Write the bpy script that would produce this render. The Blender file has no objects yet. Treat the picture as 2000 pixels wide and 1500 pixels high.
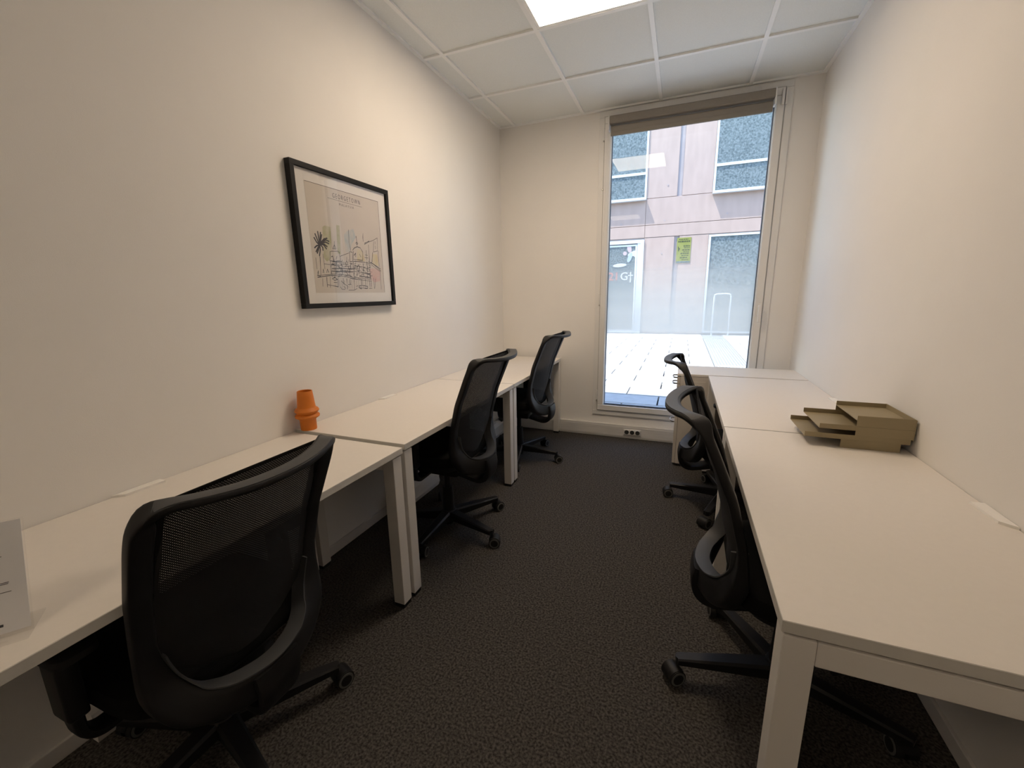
import bpy, bmesh, math, random
from mathutils import Vector, Matrix, Euler
R = math.radians
PI = math.pi
random.seed(4)
S = bpy.context.scene
COL = S.collection

# ------------------------------------------------------------------ camera
cam_d = bpy.data.cameras.new('camera')
cam_d.sensor_width = 36.0
cam_d.lens = 36.0 * 817.2 / 2000.0
cam_d.shift_x, cam_d.shift_y = 0.00102, 0.00117
cam_d.clip_start, cam_d.clip_end = 0.02, 200
cam = bpy.data.objects.new('camera', cam_d)
cam.location = (1.5962, -3.7702, 1.3004)
cam.rotation_euler = (R(77.694), R(0.957), R(21.837))
COL.objects.link(cam)
S.camera = cam

# ------------------------------------------------------------------ light and exposure
S.view_settings.view_transform = 'Standard'
S.view_settings.look = 'None'
S.view_settings.exposure = 0.0
S.view_settings.gamma = 1.0
S.view_settings.use_curve_mapping = False
SUN_STRENGTH, SKY_STRENGTH = 10.5, 0.88
PANEL_STRENGTH, PANEL_COLOR = 25.0, (1.0, 0.79, 0.58)
REAR_PANEL_STRENGTH = 9.0
world = bpy.data.worlds.new('sky')
S.world = world
world.use_nodes = True
wn = world.node_tree.nodes
bg = wn['Background']
sky = wn.new('ShaderNodeTexSky')
sky.sky_type = 'NISHITA'
sky.sun_disc = False
sky.sun_elevation = R(60)
sky.sun_rotation = R(148)
sky.air_density = 1.0
sky.dust_density = 0.4
sky.ozone_density = 2.0
world.node_tree.links.new(sky.outputs[0], bg.inputs[0])
bg.inputs[1].default_value = SKY_STRENGTH
sun_d = bpy.data.lights.new('sun', 'SUN')
sun_d.energy = SUN_STRENGTH
sun_d.angle = R(0.6)
sun_d.color = (1.0, 0.965, 0.92)
sun = bpy.data.objects.new('sun', sun_d)
sun.rotation_euler = Vector((.17, .10, -.42)).to_track_quat('-Z', 'Y').to_euler()
sun.location = (-3, -3, 9)
COL.objects.link(sun)

# ------------------------------------------------------------------ room numbers
W, H = 2.402, 2.724          # width, ceiling height
YB, YF = 0.0, -5.72          # window wall, wall behind the camera
GX, GY = 0.150, -0.615       # ceiling grid origin
FAC = 10.2                   # facade across the lane

# ------------------------------------------------------------------ materials
def nodes(m):
    m.use_nodes = True
    return m.node_tree.nodes, m.node_tree.links
def mat(name, col, rough=.5, metal=0, noise=0, scale=40, bump=0, bscale=200, spec=.5, var=None, stretch=None):
    m = bpy.data.materials.new(name)
    n, l = nodes(m)
    b = n['Principled BSDF']
    b.inputs['Base Color'].default_value = (*col, 1)
    b.inputs['Roughness'].default_value = rough
    b.inputs['Metallic'].default_value = metal
    b.inputs['Specular IOR Level'].default_value = spec
    tc = n.new('ShaderNodeTexCoord')
    src = tc.outputs['Object']
    if stretch:
        mp = n.new('ShaderNodeMapping'); mp.inputs['Scale'].default_value = stretch
        l.new(src, mp.inputs['Vector']); src = mp.outputs[0]
    if noise:
        t = n.new('ShaderNodeTexNoise'); t.inputs['Scale'].default_value = scale; t.inputs['Detail'].default_value = 5
        l.new(src, t.inputs['Vector'])
        r = n.new('ShaderNodeValToRGB')
        v = var or tuple(c * (1 - noise) for c in col)
        r.color_ramp.elements[0].position = .35; r.color_ramp.elements[1].position = .65
        r.color_ramp.elements[0].color = (*v, 1); r.color_ramp.elements[1].color = (*col, 1)
        l.new(t.outputs['Fac'], r.inputs[0]); l.new(r.outputs[0], b.inputs['Base Color'])
    if bump:
        t2 = n.new('ShaderNodeTexNoise'); t2.inputs['Scale'].default_value = bscale; t2.inputs['Detail'].default_value = 3
        l.new(src, t2.inputs['Vector'])
        bp = n.new('ShaderNodeBump'); bp.inputs['Strength'].default_value = bump; bp.inputs['Distance'].default_value = .002
        l.new(t2.outputs['Fac'], bp.inputs['Height']); l.new(bp.outputs[0], b.inputs['Normal'])
    return m
M = {}
M['wall'] = mat('wall_paint', (.84, .82, .79), .75, noise=.02, scale=3, bump=.12, bscale=350)
M['ceil_tile'] = mat('ceiling_tile', (.85, .88, .87), .9, noise=.05, scale=260, bump=.35, bscale=420)
M['grid'] = mat('ceiling_grid', (.93, .94, .93), .45)
M['carpet'] = mat('carpet', (.108, .099, .089), .97, noise=.8, scale=130, bump=1.0, bscale=200, spec=.1, var=(.026, .024, .022))
M['white_board'] = mat('desk_laminate', (.80, .755, .70), .42, noise=.015, scale=60, bump=.05, bscale=600)
M['board_edge_shaded'] = mat('desk_edge_shaded', (.62, .60, .56), .5)  # darker than the top: shading from overhead light put into the colour
M['frame_metal'] = mat('desk_frame', (.73, .70, .66), .42, bump=.04, bscale=700)
M['white_pvc'] = mat('window_pvc', (.78, .77, .75), .35)
M['trunk'] = mat('trunking', (.72, .70, .67), .45, noise=.07, scale=6, stretch=(1, 1, 14))
M['base'] = mat('baseboard', (.70, .68, .66), .5)
M['black_plastic'] = mat('black_plastic', (.009, .009, .010), .5, bump=.12, bscale=900, spec=.35)
M['black_matte'] = mat('black_matte', (.006, .006, .006), .7)
M['black_fabric'] = mat('black_fabric', (.007, .007, .007), .95, bump=.6, bscale=700, spec=.15)
M['grey_bevel'] = mat('grey_plastic', (.055, .057, .060), .5, bump=.1, bscale=800)
M['tyre'] = mat('grey_tyre', (.13, .13, .125), .7)
M['chrome'] = mat('chrome', (.62, .61, .58), .25, 1)
M['orange'] = mat('orange_ceramic', (.66, .185, .012), .55, noise=.06, scale=30, bump=.1, bscale=200)
M['olive'] = mat('khaki_metal', (.30, .245, .145), .5, bump=.05, bscale=500)
M['cab'] = mat('cabinet_metal', (.63, .585, .53), .45, bump=.05, bscale=600)
M['cab_top'] = mat('cabinet_top', (.80, .755, .70), .42)
M['dark_gap'] = mat('dark_gap', (.03, .03, .03), .9)
M['blind'] = mat('blind_fabric', (.26, .235, .205), .85, noise=.1, scale=400, bump=.3, bscale=800)
M['pic_frame'] = mat('black_wood', (.008, .008, .008), .55, spec=.25)
M['mat_board'] = mat('picture_mount', (.80, .77, .73), .8)
M['print'] = mat('print_paper', (.66, .60, .53), .85, noise=.04, scale=12)
M['ink'] = mat('ink', (.018, .018, .028), .8)
M['wash_olive'] = mat('wash_olive', (.43, .42, .25), .9, noise=.35, scale=30, var=(.55, .52, .40))
M['wash_blue'] = mat('wash_blue', (.46, .52, .53), .9, noise=.3, scale=30, var=(.60, .58, .53))
M['wash_yellow'] = mat('wash_yellow', (.64, .54, .32), .9, noise=.3, scale=30, var=(.66, .60, .45))
M['wash_pink'] = mat('wash_pink', (.66, .43, .39), .9, noise=.3, scale=30, var=(.66, .52, .47))
M['paper'] = mat('notice_paper', (.88, .88, .90), .6)
M['paper_ink'] = mat('notice_ink', (.06, .06, .065), .7)
M['socket'] = mat('socket_white', (.80, .79, .77), .35)
M['concrete'] = mat('concrete', (.385, .290, .242), .9, noise=.10, scale=2.2, bump=.25, bscale=30, stretch=(2.5, 1, .7))
M['concrete_rec'] = mat('concrete_recess', (.32, .28, .27), .9, noise=.1, scale=3)
M['alu'] = mat('pale_blue_aluminium', (.55, .60, .63), .4)
M['alu_dark'] = mat('grey_blue_aluminium', (.42, .52, .58), .45)
M['far_glass'] = mat('far_window_glass', (.185, .215, .215), .85, noise=.42, scale=26, var=(.085, .107, .110), spec=.12)  # sky reflection put into the blue grey base colour; noise for blinds inside
M['paver'] = mat('paver', (.47, .47, .465), .9, noise=.12, scale=9, bump=.3, bscale=60)
M['paver_joint'] = mat('paver_joint', (.035, .035, .04), .95)
M['drain'] = mat('drain_steel', (.27, .285, .29), .6)
M['poster_green'] = mat('poster_green', (.17, .185, .03), .7, noise=.25, scale=7, var=(.21, .21, .05))
M['poster_ink'] = mat('poster_ink', (.04, .05, .018), .8)
M['logo_white'] = mat('logo_white', (.46, .47, .48), .6)
M['logo_red'] = mat('logo_red', (.40, .15, .12), .6)
M['logo_pink'] = mat('logo_pink', (.42, .33, .33), .6)
M['logo_blue'] = mat('logo_blue', (.32, .38, .46), .6)
M['ext'] = mat('exterior_render', (.6, .58, .55), .9)
M['white_cord'] = mat('white_cord', (.78, .77, .74), .5)
M['flap'] = mat('flap_white', (.90, .88, .84), .4)
M['seam'] = mat('seam_grey', (.48, .47, .45), .7)
M['gasket'] = mat('gasket', (.07, .09, .12), .6)

def glass_mat(name, tint=(1, 1, 1), ior=1.45, rough=0.0):
    m = bpy.data.materials.new(name); n, l = nodes(m); n.remove(n['Principled BSDF'])
    t = n.new('ShaderNodeBsdfTransparent'); t.inputs[0].default_value = (*tint, 1)
    g = n.new('ShaderNodeBsdfGlossy'); g.inputs['Roughness'].default_value = rough
    lw = n.new('ShaderNodeLayerWeight'); lw.inputs[0].default_value = .5
    pw = n.new('ShaderNodeMath'); pw.operation = 'POWER'; pw.inputs[1].default_value = 5; l.new(lw.outputs['Facing'], pw.inputs[0])
    f = n.new('ShaderNodeMapRange'); f.inputs['To Min'].default_value = ((ior - 1) / (ior + 1)) ** 2; l.new(pw.outputs[0], f.inputs[0])
    mx = n.new('ShaderNodeMixShader')
    l.new(f.outputs[0], mx.inputs[0]); l.new(t.outputs[0], mx.inputs[1]); l.new(g.outputs[0], mx.inputs[2])
    l.new(mx.outputs[0], n['Material Output'].inputs[0])
    return m
M['pane'] = glass_mat('window_glass', (.97, .985, .985), 1.23)
M['pic_glass'] = glass_mat('picture_glass', (.99, .99, .99), 1.6)
M['acrylic'] = glass_mat('acrylic', (.985, .985, .985), 1.4)

def painted_haze_mat():
    # painted haze for a room reflection, densest about 1 m above the floor
    m = bpy.data.materials.new('painted_haze'); n, l = nodes(m); n.remove(n['Principled BSDF'])
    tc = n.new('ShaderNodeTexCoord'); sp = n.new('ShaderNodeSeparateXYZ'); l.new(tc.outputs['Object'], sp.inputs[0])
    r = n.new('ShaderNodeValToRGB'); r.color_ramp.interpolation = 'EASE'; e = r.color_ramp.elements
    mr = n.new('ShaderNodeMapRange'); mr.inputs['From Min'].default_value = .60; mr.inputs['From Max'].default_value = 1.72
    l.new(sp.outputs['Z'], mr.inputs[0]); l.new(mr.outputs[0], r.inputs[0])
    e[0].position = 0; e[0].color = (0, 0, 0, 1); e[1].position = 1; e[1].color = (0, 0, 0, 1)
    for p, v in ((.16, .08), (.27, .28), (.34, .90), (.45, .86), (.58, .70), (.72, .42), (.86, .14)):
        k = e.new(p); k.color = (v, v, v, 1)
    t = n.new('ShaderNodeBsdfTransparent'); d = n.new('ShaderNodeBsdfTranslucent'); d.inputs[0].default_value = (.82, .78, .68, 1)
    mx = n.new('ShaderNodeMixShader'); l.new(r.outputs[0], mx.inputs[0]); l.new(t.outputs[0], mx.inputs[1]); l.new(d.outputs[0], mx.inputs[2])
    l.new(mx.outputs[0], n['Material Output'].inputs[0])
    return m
M['haze'] = painted_haze_mat()

def mesh_fabric():
    m = bpy.data.materials.new('mesh_fabric'); n, l = nodes(m)
    b = n['Principled BSDF']; b.inputs['Base Color'].default_value = (.008, .008, .009, 1); b.inputs['Roughness'].default_value = .85
    tc = n.new('ShaderNodeTexCoord'); sp = n.new('ShaderNodeSeparateXYZ'); l.new(tc.outputs['Object'], sp.inputs[0])
    def wave(sock, k):
        a = n.new('ShaderNodeMath'); a.operation = 'MULTIPLY'; a.inputs[1].default_value = k; l.new(sock, a.inputs[0])
        s = n.new('ShaderNodeMath'); s.operation = 'SINE'; l.new(a.outputs[0], s.inputs[0]); return s.outputs[0]
    p = n.new('ShaderNodeMath'); p.operation = 'MULTIPLY'; l.new(wave(sp.outputs['X'], 2 * PI / .0062), p.inputs[0]); l.new(wave(sp.outputs['Z'], 2 * PI / .0062), p.inputs[1])
    g = n.new('ShaderNodeMath'); g.operation = 'GREATER_THAN'; g.inputs[1].default_value = .90; l.new(p.outputs[0], g.inputs[0])
    t = n.new('ShaderNodeBsdfTransparent'); mx = n.new('ShaderNodeMixShader')
    l.new(g.outputs[0], mx.inputs[0]); l.new(b.outputs[0], mx.inputs[1]); l.new(t.outputs[0], mx.inputs[2])
    l.new(mx.outputs[0], n['Material Output'].inputs[0])
    return m
M['mesh'] = mesh_fabric()

def emit_mat(name, col, s):
    m = bpy.data.materials.new(name); n, l = nodes(m); n.remove(n['Principled BSDF'])
    e = n.new('ShaderNodeEmission'); e.inputs[0].default_value = (*col, 1); e.inputs[1].default_value = s
    l.new(e.outputs[0], n['Material Output'].inputs[0]); return m
M['panel'] = emit_mat('lit_panel', PANEL_COLOR, PANEL_STRENGTH)
M['rear_panel'] = emit_mat('dimmed_panel', PANEL_COLOR, REAR_PANEL_STRENGTH)

# ------------------------------------------------------------------ helpers
def link(o, parent=None):
    COL.objects.link(o)
    if parent: o.parent = parent
    return o
def obj(name, bm, m, parent=None, smooth=False, loc=None, rot=None):
    me = bpy.data.meshes.new(name)
    bmesh.ops.recalc_face_normals(bm, faces=bm.faces[:])
    bm.to_mesh(me); bm.free()
    for k in (m if isinstance(m, (list, tuple)) else [m]):
        me.materials.append(M[k] if isinstance(k, str) else k)
    if smooth:
        for p in me.polygons: p.use_smooth = True
        try: me.set_sharp_from_angle(angle=R(38))
        except Exception: pass
    o = link(bpy.data.objects.new(name, me), parent)
    if loc: o.location = loc
    if rot: o.rotation_euler = rot
    return o
def tag(o, label=None, cat=None, group=None, kind=None):
    if label: o['label'] = label
    if cat: o['category'] = cat
    if group: o['group'] = group
    if kind: o['kind'] = kind
    return o
def empty(name, loc=(0, 0, 0), rz=0):
    o = bpy.data.objects.new(name, None); o.empty_display_size = .05
    o.location = loc; o.rotation_euler = (0, 0, rz)
    return link(o)
def inst(src, parent, loc=(0, 0, 0), rot=(0, 0, 0)):
    c = src.copy(); COL.objects.link(c); c.parent = parent; c.location = loc; c.rotation_euler = rot
    return c
def BM(): return bmesh.new()
def box(bm, x0, x1, y0, y1, z0, z1, bev=0, seg=2, mi=0):
    t = bmesh.new()
    vs = [t.verts.new((x, y, z)) for x in (x0, x1) for y in (y0, y1) for z in (z0, z1)]
    for f in ((0, 1, 3, 2), (4, 6, 7, 5), (0, 4, 5, 1), (2, 3, 7, 6), (0, 2, 6, 4), (1, 5, 7, 3)):
        t.faces.new([vs[i] for i in f])
    if bev: bmesh.ops.bevel(t, geom=t.edges[:] , offset=bev, segments=seg, profile=.6, affect='EDGES')
    merge(bm, t, mi); return bm
def merge(bm, t, mi=0, mtx=None):
    if mtx is not None: bmesh.ops.transform(t, matrix=mtx, verts=t.verts[:])
    mp = {v: bm.verts.new(v.co) for v in t.verts}
    for f in t.faces:
        nf = bm.faces.new([mp[v] for v in f.verts]); nf.material_index = mi; nf.smooth = f.smooth
    t.free()
def B(*a, **k): return box(BM(), *a, **k)
def cyl(bm, r0, r1, p0, p1, n=20, cap=True, mi=0):
    p0, p1 = Vector(p0), Vector(p1); d = (p1 - p0).normalized()
    u = d.orthogonal().normalized(); v = d.cross(u)
    a = [bm.verts.new(p0 + (u * math.cos(2 * PI * i / n) + v * math.sin(2 * PI * i / n)) * r0) for i in range(n)]
    b = [bm.verts.new(p1 + (u * math.cos(2 * PI * i / n) + v * math.sin(2 * PI * i / n)) * r1) for i in range(n)]
    for i in range(n):
        f = bm.faces.new((a[i], a[(i + 1) % n], b[(i + 1) % n], b[i])); f.material_index = mi
    if cap:
        f = bm.faces.new(a[::-1]); f.material_index = mi
        f = bm.faces.new(b); f.material_index = mi
    return bm
def lathe(bm, prof, c=(0, 0, 0), n=40):
    rings = []
    for r, z in prof:
        rings.append([bm.verts.new((c[0] + r * math.cos(2 * PI * i / n), c[1] + r * math.sin(2 * PI * i / n), c[2] + z)) for i in range(n)])
    for a, b in zip(rings, rings[1:]):
        for i in range(n): bm.faces.new((a[i], a[(i + 1) % n], b[(i + 1) % n], b[i]))
    return bm
def prism(bm, poly, axis, a0, a1, mi=0):
    """poly of 2-D points extruded along axis: 'x' -> (y,z), 'y' -> (x,z), 'z' -> (x,y)"""
    def P(p, a):
        return {'x': (a, p[0], p[1]), 'y': (p[0], a, p[1]), 'z': (p[0], p[1], a)}[axis]
    A = [bm.verts.new(P(p, a0)) for p in poly]; Bv = [bm.verts.new(P(p, a1)) for p in poly]; n = len(poly)
    for f in [A[::-1], Bv] + [(A[i], A[(i + 1) % n], Bv[(i + 1) % n], Bv[i]) for i in range(n)]:
        q = bm.faces.new(f); q.material_index = mi
    return bm
def tube(bm, pts, r, n=10, closed=False, mi=0):
    pts = [Vector(p) for p in pts]; N = len(pts); rings = []; prev = None
    for i, p in enumerate(pts):
        if closed: t = (pts[(i + 1) % N] - pts[i - 1]).normalized()
        else: t = (pts[min(i + 1, N - 1)] - pts[max(i - 1, 0)]).normalized()
        u = t.orthogonal().normalized() if prev is None else (prev - t * prev.dot(t)).normalized()
        prev = u; v = t.cross(u); rr = r[i] if isinstance(r, (list, tuple)) else r
        rings.append([bm.verts.new(p + (u * math.cos(2 * PI * k / n) + v * math.sin(2 * PI * k / n)) * rr) for k in range(n)])
    for i in range(N if closed else N - 1):
        a, b = rings[i], rings[(i + 1) % N]
        for k in range(n):
            f = bm.faces.new((a[k], a[(k + 1) % n], b[(k + 1) % n], b[k])); f.material_index = mi
    if not closed: bm.faces.new(rings[0][::-1]); bm.faces.new(rings[-1])
    return bm
def spline(P, per=8, closed=False):
    P = [Vector(p) for p in P]; n = len(P); out = []
    for i in range(n if closed else n - 1):
        p1, p2 = P[i], P[(i + 1) % n]
        p0 = P[i - 1] if (closed or i > 0) else p1 * 2 - p2
        p3 = P[(i + 2) % n] if (closed or i + 2 < n) else p2 * 2 - p1
        for k in range(per):
            t = k / per
            out.append(.5 * ((2 * p1) + (p2 - p0) * t + (2 * p0 - 5 * p1 + 4 * p2 - p3) * t * t + (3 * p1 - p0 - 3 * p2 + p3) * t ** 3))
    if not closed: out.append(P[-1])
    return out
def sweep(bm, pts, wd, depth_axis=Vector((0, 1, 0)), closed=False, n=16, power=4.0):
    """superelliptic bar: wd(i) -> (in-plane width, depth)"""
    N = len(pts); rings = []
    for i, p in enumerate(pts):
        if closed: t = (pts[(i + 1) % N] - pts[i - 1]).normalized()
        else: t = (pts[min(i + 1, N - 1)] - pts[max(i - 1, 0)]).normalized()
        D = (depth_axis - t * depth_axis.dot(t)).normalized(); Nn = t.cross(D); w, d = wd(i)
        ring = []
        for k in range(n):
            a = 2 * PI * (k + .5) / n; c, s = math.cos(a), math.sin(a)
            ring.append(bm.verts.new(p + Nn * (w / 2 * math.copysign(abs(c) ** (2 / power), c)) + D * (d / 2 * math.copysign(abs(s) ** (2 / power), s))))
        rings.append(ring)
    for i in range(N if closed else N - 1):
        a, b = rings[i], rings[(i + 1) % N]
        for k in range(n): bm.faces.new((a[k], a[(k + 1) % n], b[(k + 1) % n], b[k]))
    if not closed: bm.faces.new(rings[0][::-1]); bm.faces.new(rings[-1])
    return bm
def text_bm(body, size, extrude=.0004, align='LEFT', spacing=1.0, bold=0.0):
    cu = bpy.data.curves.new('lettering', 'FONT'); cu.body = body; cu.size = size; cu.extrude = extrude
    cu.align_x = align; cu.space_character = spacing; cu.offset = bold; cu.resolution_u = 3
    o = bpy.data.objects.new('lettering', cu); COL.objects.link(o)
    dg = bpy.context.evaluated_depsgraph_get(); dg.update()
    me = bpy.data.meshes.new_from_object(o.evaluated_get(dg))
    bm = BM(); bm.from_mesh(me)
    bpy.data.objects.remove(o); bpy.data.curves.remove(cu); bpy.data.meshes.remove(me)
    return bm

# ================================================================== ROOM SHELL
def struct(o): return tag(o, kind='structure')
struct(obj('floor', B(-.15, W + .15, YF - .15, .30, -.12, 0), 'carpet'))
struct(obj('wall_left', B(-.15, 0, YF - .15, .30, 0, 2.95), 'wall'))
struct(obj('wall_right', B(W, W + .15, YF - .15, .30, 0, 2.95), 'wall'))
struct(obj('wall_front', B(0, W, YF - .15, YF, 0, 2.95), 'wall'))
WX0, WX1, WZ0, WZ1 = .905, 2.195, .205, 2.708     # window opening
bm = BM()
box(bm, 0, WX0, 0, .28, 0, 2.95); box(bm, WX1, W, 0, .28, 0, 2.95)
box(bm, WX0, WX1, 0, .28, 0, WZ0); box(bm, WX0, WX1, 0, .28, WZ1, 2.95)
struct(obj('wall_back', bm, 'wall'))
# the rest of our own building, outside
bm = BM()
box(bm, -9, -.15, .02, .30, -.1, 6.1); box(bm, W + .15, 12, .02, .30, -.1, 6.1); box(bm, -.15, W + .15, .02, .30, 2.95, 6.1)
struct(tag(obj('exterior_wall', bm, 'ext'), 'plain rendered outside wall around the office window', 'wall'))
struct(tag(obj('roof_slab', B(-.15, W + .15, YF - .15, .02, 2.951, 3.1), 'ext'), 'concrete slab above the office ceiling', 'roof'))

# baseboards and skirting trunking
struct(obj('baseboard_left', B(0, .012, YF, -.041, 0, .052, .003), 'base'))
struct(obj('baseboard_right', B(W - .012, W, YF, -.041, 0, .052, .003), 'base'))
bm = BM(); box(bm, 0, W, -.040, -.0005, .003, .124, .005)
tr = struct(tag(obj('trim_1', bm, 'trunk'), 'white skirting trunking along the window wall', 'trim'))
obj('trunk_lid', B(.004, W - .004, -.043, -.0395, .018, .108, .002), 'trunk', tr)

# triple socket on the trunking
so = empty('wall_socket', (1.255, -.0435, .066))
tag(so, 'white triple power socket on the skirting under the window', 'socket')
obj('face_plate', B(-.075, .075, -.010, .0004, -.024, .024, .003), 'socket', so)
for k in (-1, 0, 1):
    bm = BM(); n = 24
    for rr0, y0, rr1, y1, mi in ((.022, -.0125, .0195, -.0125, 0), (.0195, -.0125, .018, -.0105, 1)):
        a = [bm.verts.new((rr0 * math.cos(2 * PI * i / n), y0, rr0 * math.sin(2 * PI * i / n))) for i in range(n)]
        b = [bm.verts.new((rr1 * math.cos(2 * PI * i / n), y1, rr1 * math.sin(2 * PI * i / n))) for i in range(n)]
        for i in range(n):
            f = bm.faces.new((a[i], a[(i + 1) % n], b[(i + 1) % n], b[i])); f.material_index = mi
    cyl(bm, .018, .018, (0, -.0108, 0), (0, -.0104, 0), 24, mi=1)
    cyl(bm, .022, .022, (0, -.0124, 0), (0, -.010, 0), 24, cap=False)
    w = obj('outlet', bm, ['socket', 'dark_gap'], so, loc=(k * .047, 0, 0))
    for s in (-1, 1):
        obj('pin_hole', cyl(BM(), .0025, .0025, (s * .008, -.0125, 0), (s * .008, -.0107, 0), 8), 'dark_gap', w)

# ------------------------------------------------------------------ ceiling
ce = struct(obj('ceiling', B(0, W, YF, YB, H + .020, H + .10), 'ceil_tile'))
xs = [0] + [GX + .6 * i for i in range(4)] + [W]
ys = [0] + [GY - .6 * i for i in range(9)] + [YF]
cache = {}
for i in range(len(xs) - 1):
    for j in range(len(ys) - 1):
        if (i, j) in ((2, 2), (1, 8)): continue
        sx, sy = xs[i + 1] - xs[i], ys[j] - ys[j + 1]
        key = (round(sx, 3), round(sy, 3)); loc = ((xs[i] + xs[i + 1]) / 2, (ys[j] + ys[j + 1]) / 2, H)
        if key in cache:
            t = inst(cache[key], ce, loc); t.name = 'tile'
        else:
            e = .004
            t = obj('tile', B(-sx / 2 + e, sx / 2 - e, -sy / 2 + e, sy / 2 - e, .009, .0205), 'ceil_tile', ce, loc=loc)
            cache[key] = t
def bar(x0, x1, y0, y1):
    o = obj('grid_bar', B(x0, x1, y0, y1, H - .002, H + .0095), 'grid', ce)
for x in xs[1:-1]: bar(x - .012, x + .012, YF, 0)
for y in ys[1:-1]:
    for i in range(len(xs) - 1):
        bar(xs[i] + (.012 if i else 0), xs[i + 1] - (.012 if i < len(xs) - 2 else 0), y - .012, y + .012)
struct(obj('trim_2', B(0, .022, YF, 0, H - .0032, H + .0088), "grid"))
struct(obj('trim_3', B(W - .022, W, YF, 0, H - .0032, H + .0088), "grid"))
struct(obj('trim_4', B(.022, W - .022, -.022, 0, H - .0032, H + .0088), "grid"))
def light_panel(i, j, label, m='panel'):
    cl = empty('ceiling_light', ((xs[i] + xs[i + 1]) / 2, (ys[j] + ys[j + 1]) / 2, H)); tag(cl, label, 'ceiling light', 'light panels in the suspended ceiling')
    bm = BM()
    for a in ((-.288, .288, -.288, -.272), (-.288, .288, .272, .288), (-.288, -.272, -.272, .272), (.272, .288, -.272, .272)):
        box(bm, *a, -.0005, .016)
    obj('frame', bm, 'grid', cl)
    obj('diffuser', B(-.272, .272, -.272, .272, .003, .014), m, cl)
light_panel(2, 2, 'square warm white light panel lit in the ceiling, nearer the window')
light_panel(1, 8, 'square warm white light panel lit in the ceiling behind the camera', 'rear_panel')

# ================================================================== WINDOW
wi = empty('window_1', (0, 0, 0)); struct(wi)
tag(wi, 'tall white casement window with a painted band of reflected haze', 'window')
def ring(bm, x0, x1, z0, z1, t, y0, y1, bev=.003):
    box(bm, x0, x1, y0, y1, z0, z0 + t, bev); box(bm, x0, x1, y0, y1, z1 - t, z1, bev)
    box(bm, x0, x0 + t, y0, y1, z0 + t, z1 - t, bev); box(bm, x1 - t, x1, y0, y1, z0 + t, z1 - t, bev)
    return bm
obj('outer_frame', ring(BM(), .886, 2.222, .198, 2.714, .045, -.012, .060), 'white_pvc', wi)
obj('frame_seam', ring(BM(), .926, 2.176, .238, 2.676, .006, -.0125, .02, 0), 'seam', wi)
obj('casement', ring(BM(), .932, 2.170, .244, 2.670, .050, -.024, .058, .005), 'white_pvc', wi)
obj('glazing_bead', ring(BM(), .980, 2.122, .288, 2.626, .006, -.012, .05, .001), 'white_pvc', wi)
obj('gasket', ring(BM(), .985, 2.096 + .020, .293, 2.62, .005, .012, .045, 0), 'gasket', wi)
GX0, GX1, GZ0, GZ1 = .986, 2.116, .294, 2.62
obj('pane', B(GX0, GX1, .026, .030, GZ0, GZ1), 'pane', wi)
bm = BM(); vs = [bm.verts.new(p) for p in ((GX0, .025, .60), (GX1, .025, .60), (GX1, .025, 2.2), (GX0, .025, 2.2))]; bm.faces.new(vs)  # added sheet that carries the painted reflection haze
tag(obj('painted_haze', bm, 'haze', wi), 'painted gradient haze for a reflection in the pane')
for z in (2.545, 2.180, 1.240, .385):
    h = obj('hinge', cyl(BM(), .006, .006, (.925, -.019, z - .045), (.925, -.019, z + .045), 12), 'white_pvc', wi, True)
    obj('hinge_cap', cyl(BM(), .0065, .005, (.925, -.019, z - .055), (.925, -.019, z - .045), 12), 'chrome', h, True)
obj('stay_hinge', B(2.150, 2.166, -.046, -.024, 2.555, 2.655, .004), 'white_pvc', wi)
obj('stay_hinge', B(2.172, 2.184, -.034, -.012, 2.560, 2.650, .003), 'white_pvc', wi)
hd = obj('handle_plate', B(2.138, 2.162, -.034, -.024, 1.10, 1.20, .004), 'white_pvc', wi)
bm = BM(); cyl(bm, .009, .009, (2.150, -.034, 1.18), (2.150, -.068, 1.18), 12)
box(bm, 2.139, 2.161, -.078, -.062, 1.055, 1.192, .006)
obj('handle', bm, 'white_pvc', hd, True)

# roller blind
bl = empty('roller_blind', (1.538, -.03, 2.60)); tag(bl, 'taupe roller blind rolled up at the top of the window', 'blind')
def rel(bm, o):  # geometry given in world space -> local of an unrotated empty
    bmesh.ops.translate(bm, verts=bm.verts[:], vec=-Vector(o.location)); return bm
obj('cassette', rel(B(.978, 2.104, -.094, -.026, 2.590, 2.648, .010, 3), bl), 'blind', bl, True)
obj('fabric_roll', rel(cyl(BM(), .020, .020, (.986, -.050, 2.566), (2.097, -.050, 2.566), 24), bl), 'blind', bl, True)
obj('fabric', rel(B(.988, 2.095, -.0715, -.0695, 2.530, 2.572), bl), 'blind', bl)
obj('bottom_bar', rel(B(.988, 2.095, -.080, -.062, 2.506, 2.538, .005), bl), 'blind', bl, True)
for x in (.972, 2.106): obj('end_bracket', rel(B(x - .005, x + .005, -.092, -.0245, 2.548, 2.654, .004), bl), 'white_pvc', bl)
pts = [(.963, -.075, 2.56)] + [(.958 - .010 * k / 10, -.060, 2.5 - 1.40 * k / 10) for k in range(11)]
pts += [(.950 + .016 * (1 - math.cos(a)), -.058, 1.10 - .10 * math.sin(a)) for a in [PI * k / 8 for k in range(1, 8)]]
pts += [(.982 - .012 * k / 10, -.056, 1.10 + 1.40 * k / 10) for k in range(11)] + [(.969, -.070, 2.56)]
obj('pull_cord', rel(tube(BM(), pts, .0022, 6), bl), 'white_cord', bl, True)

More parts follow.
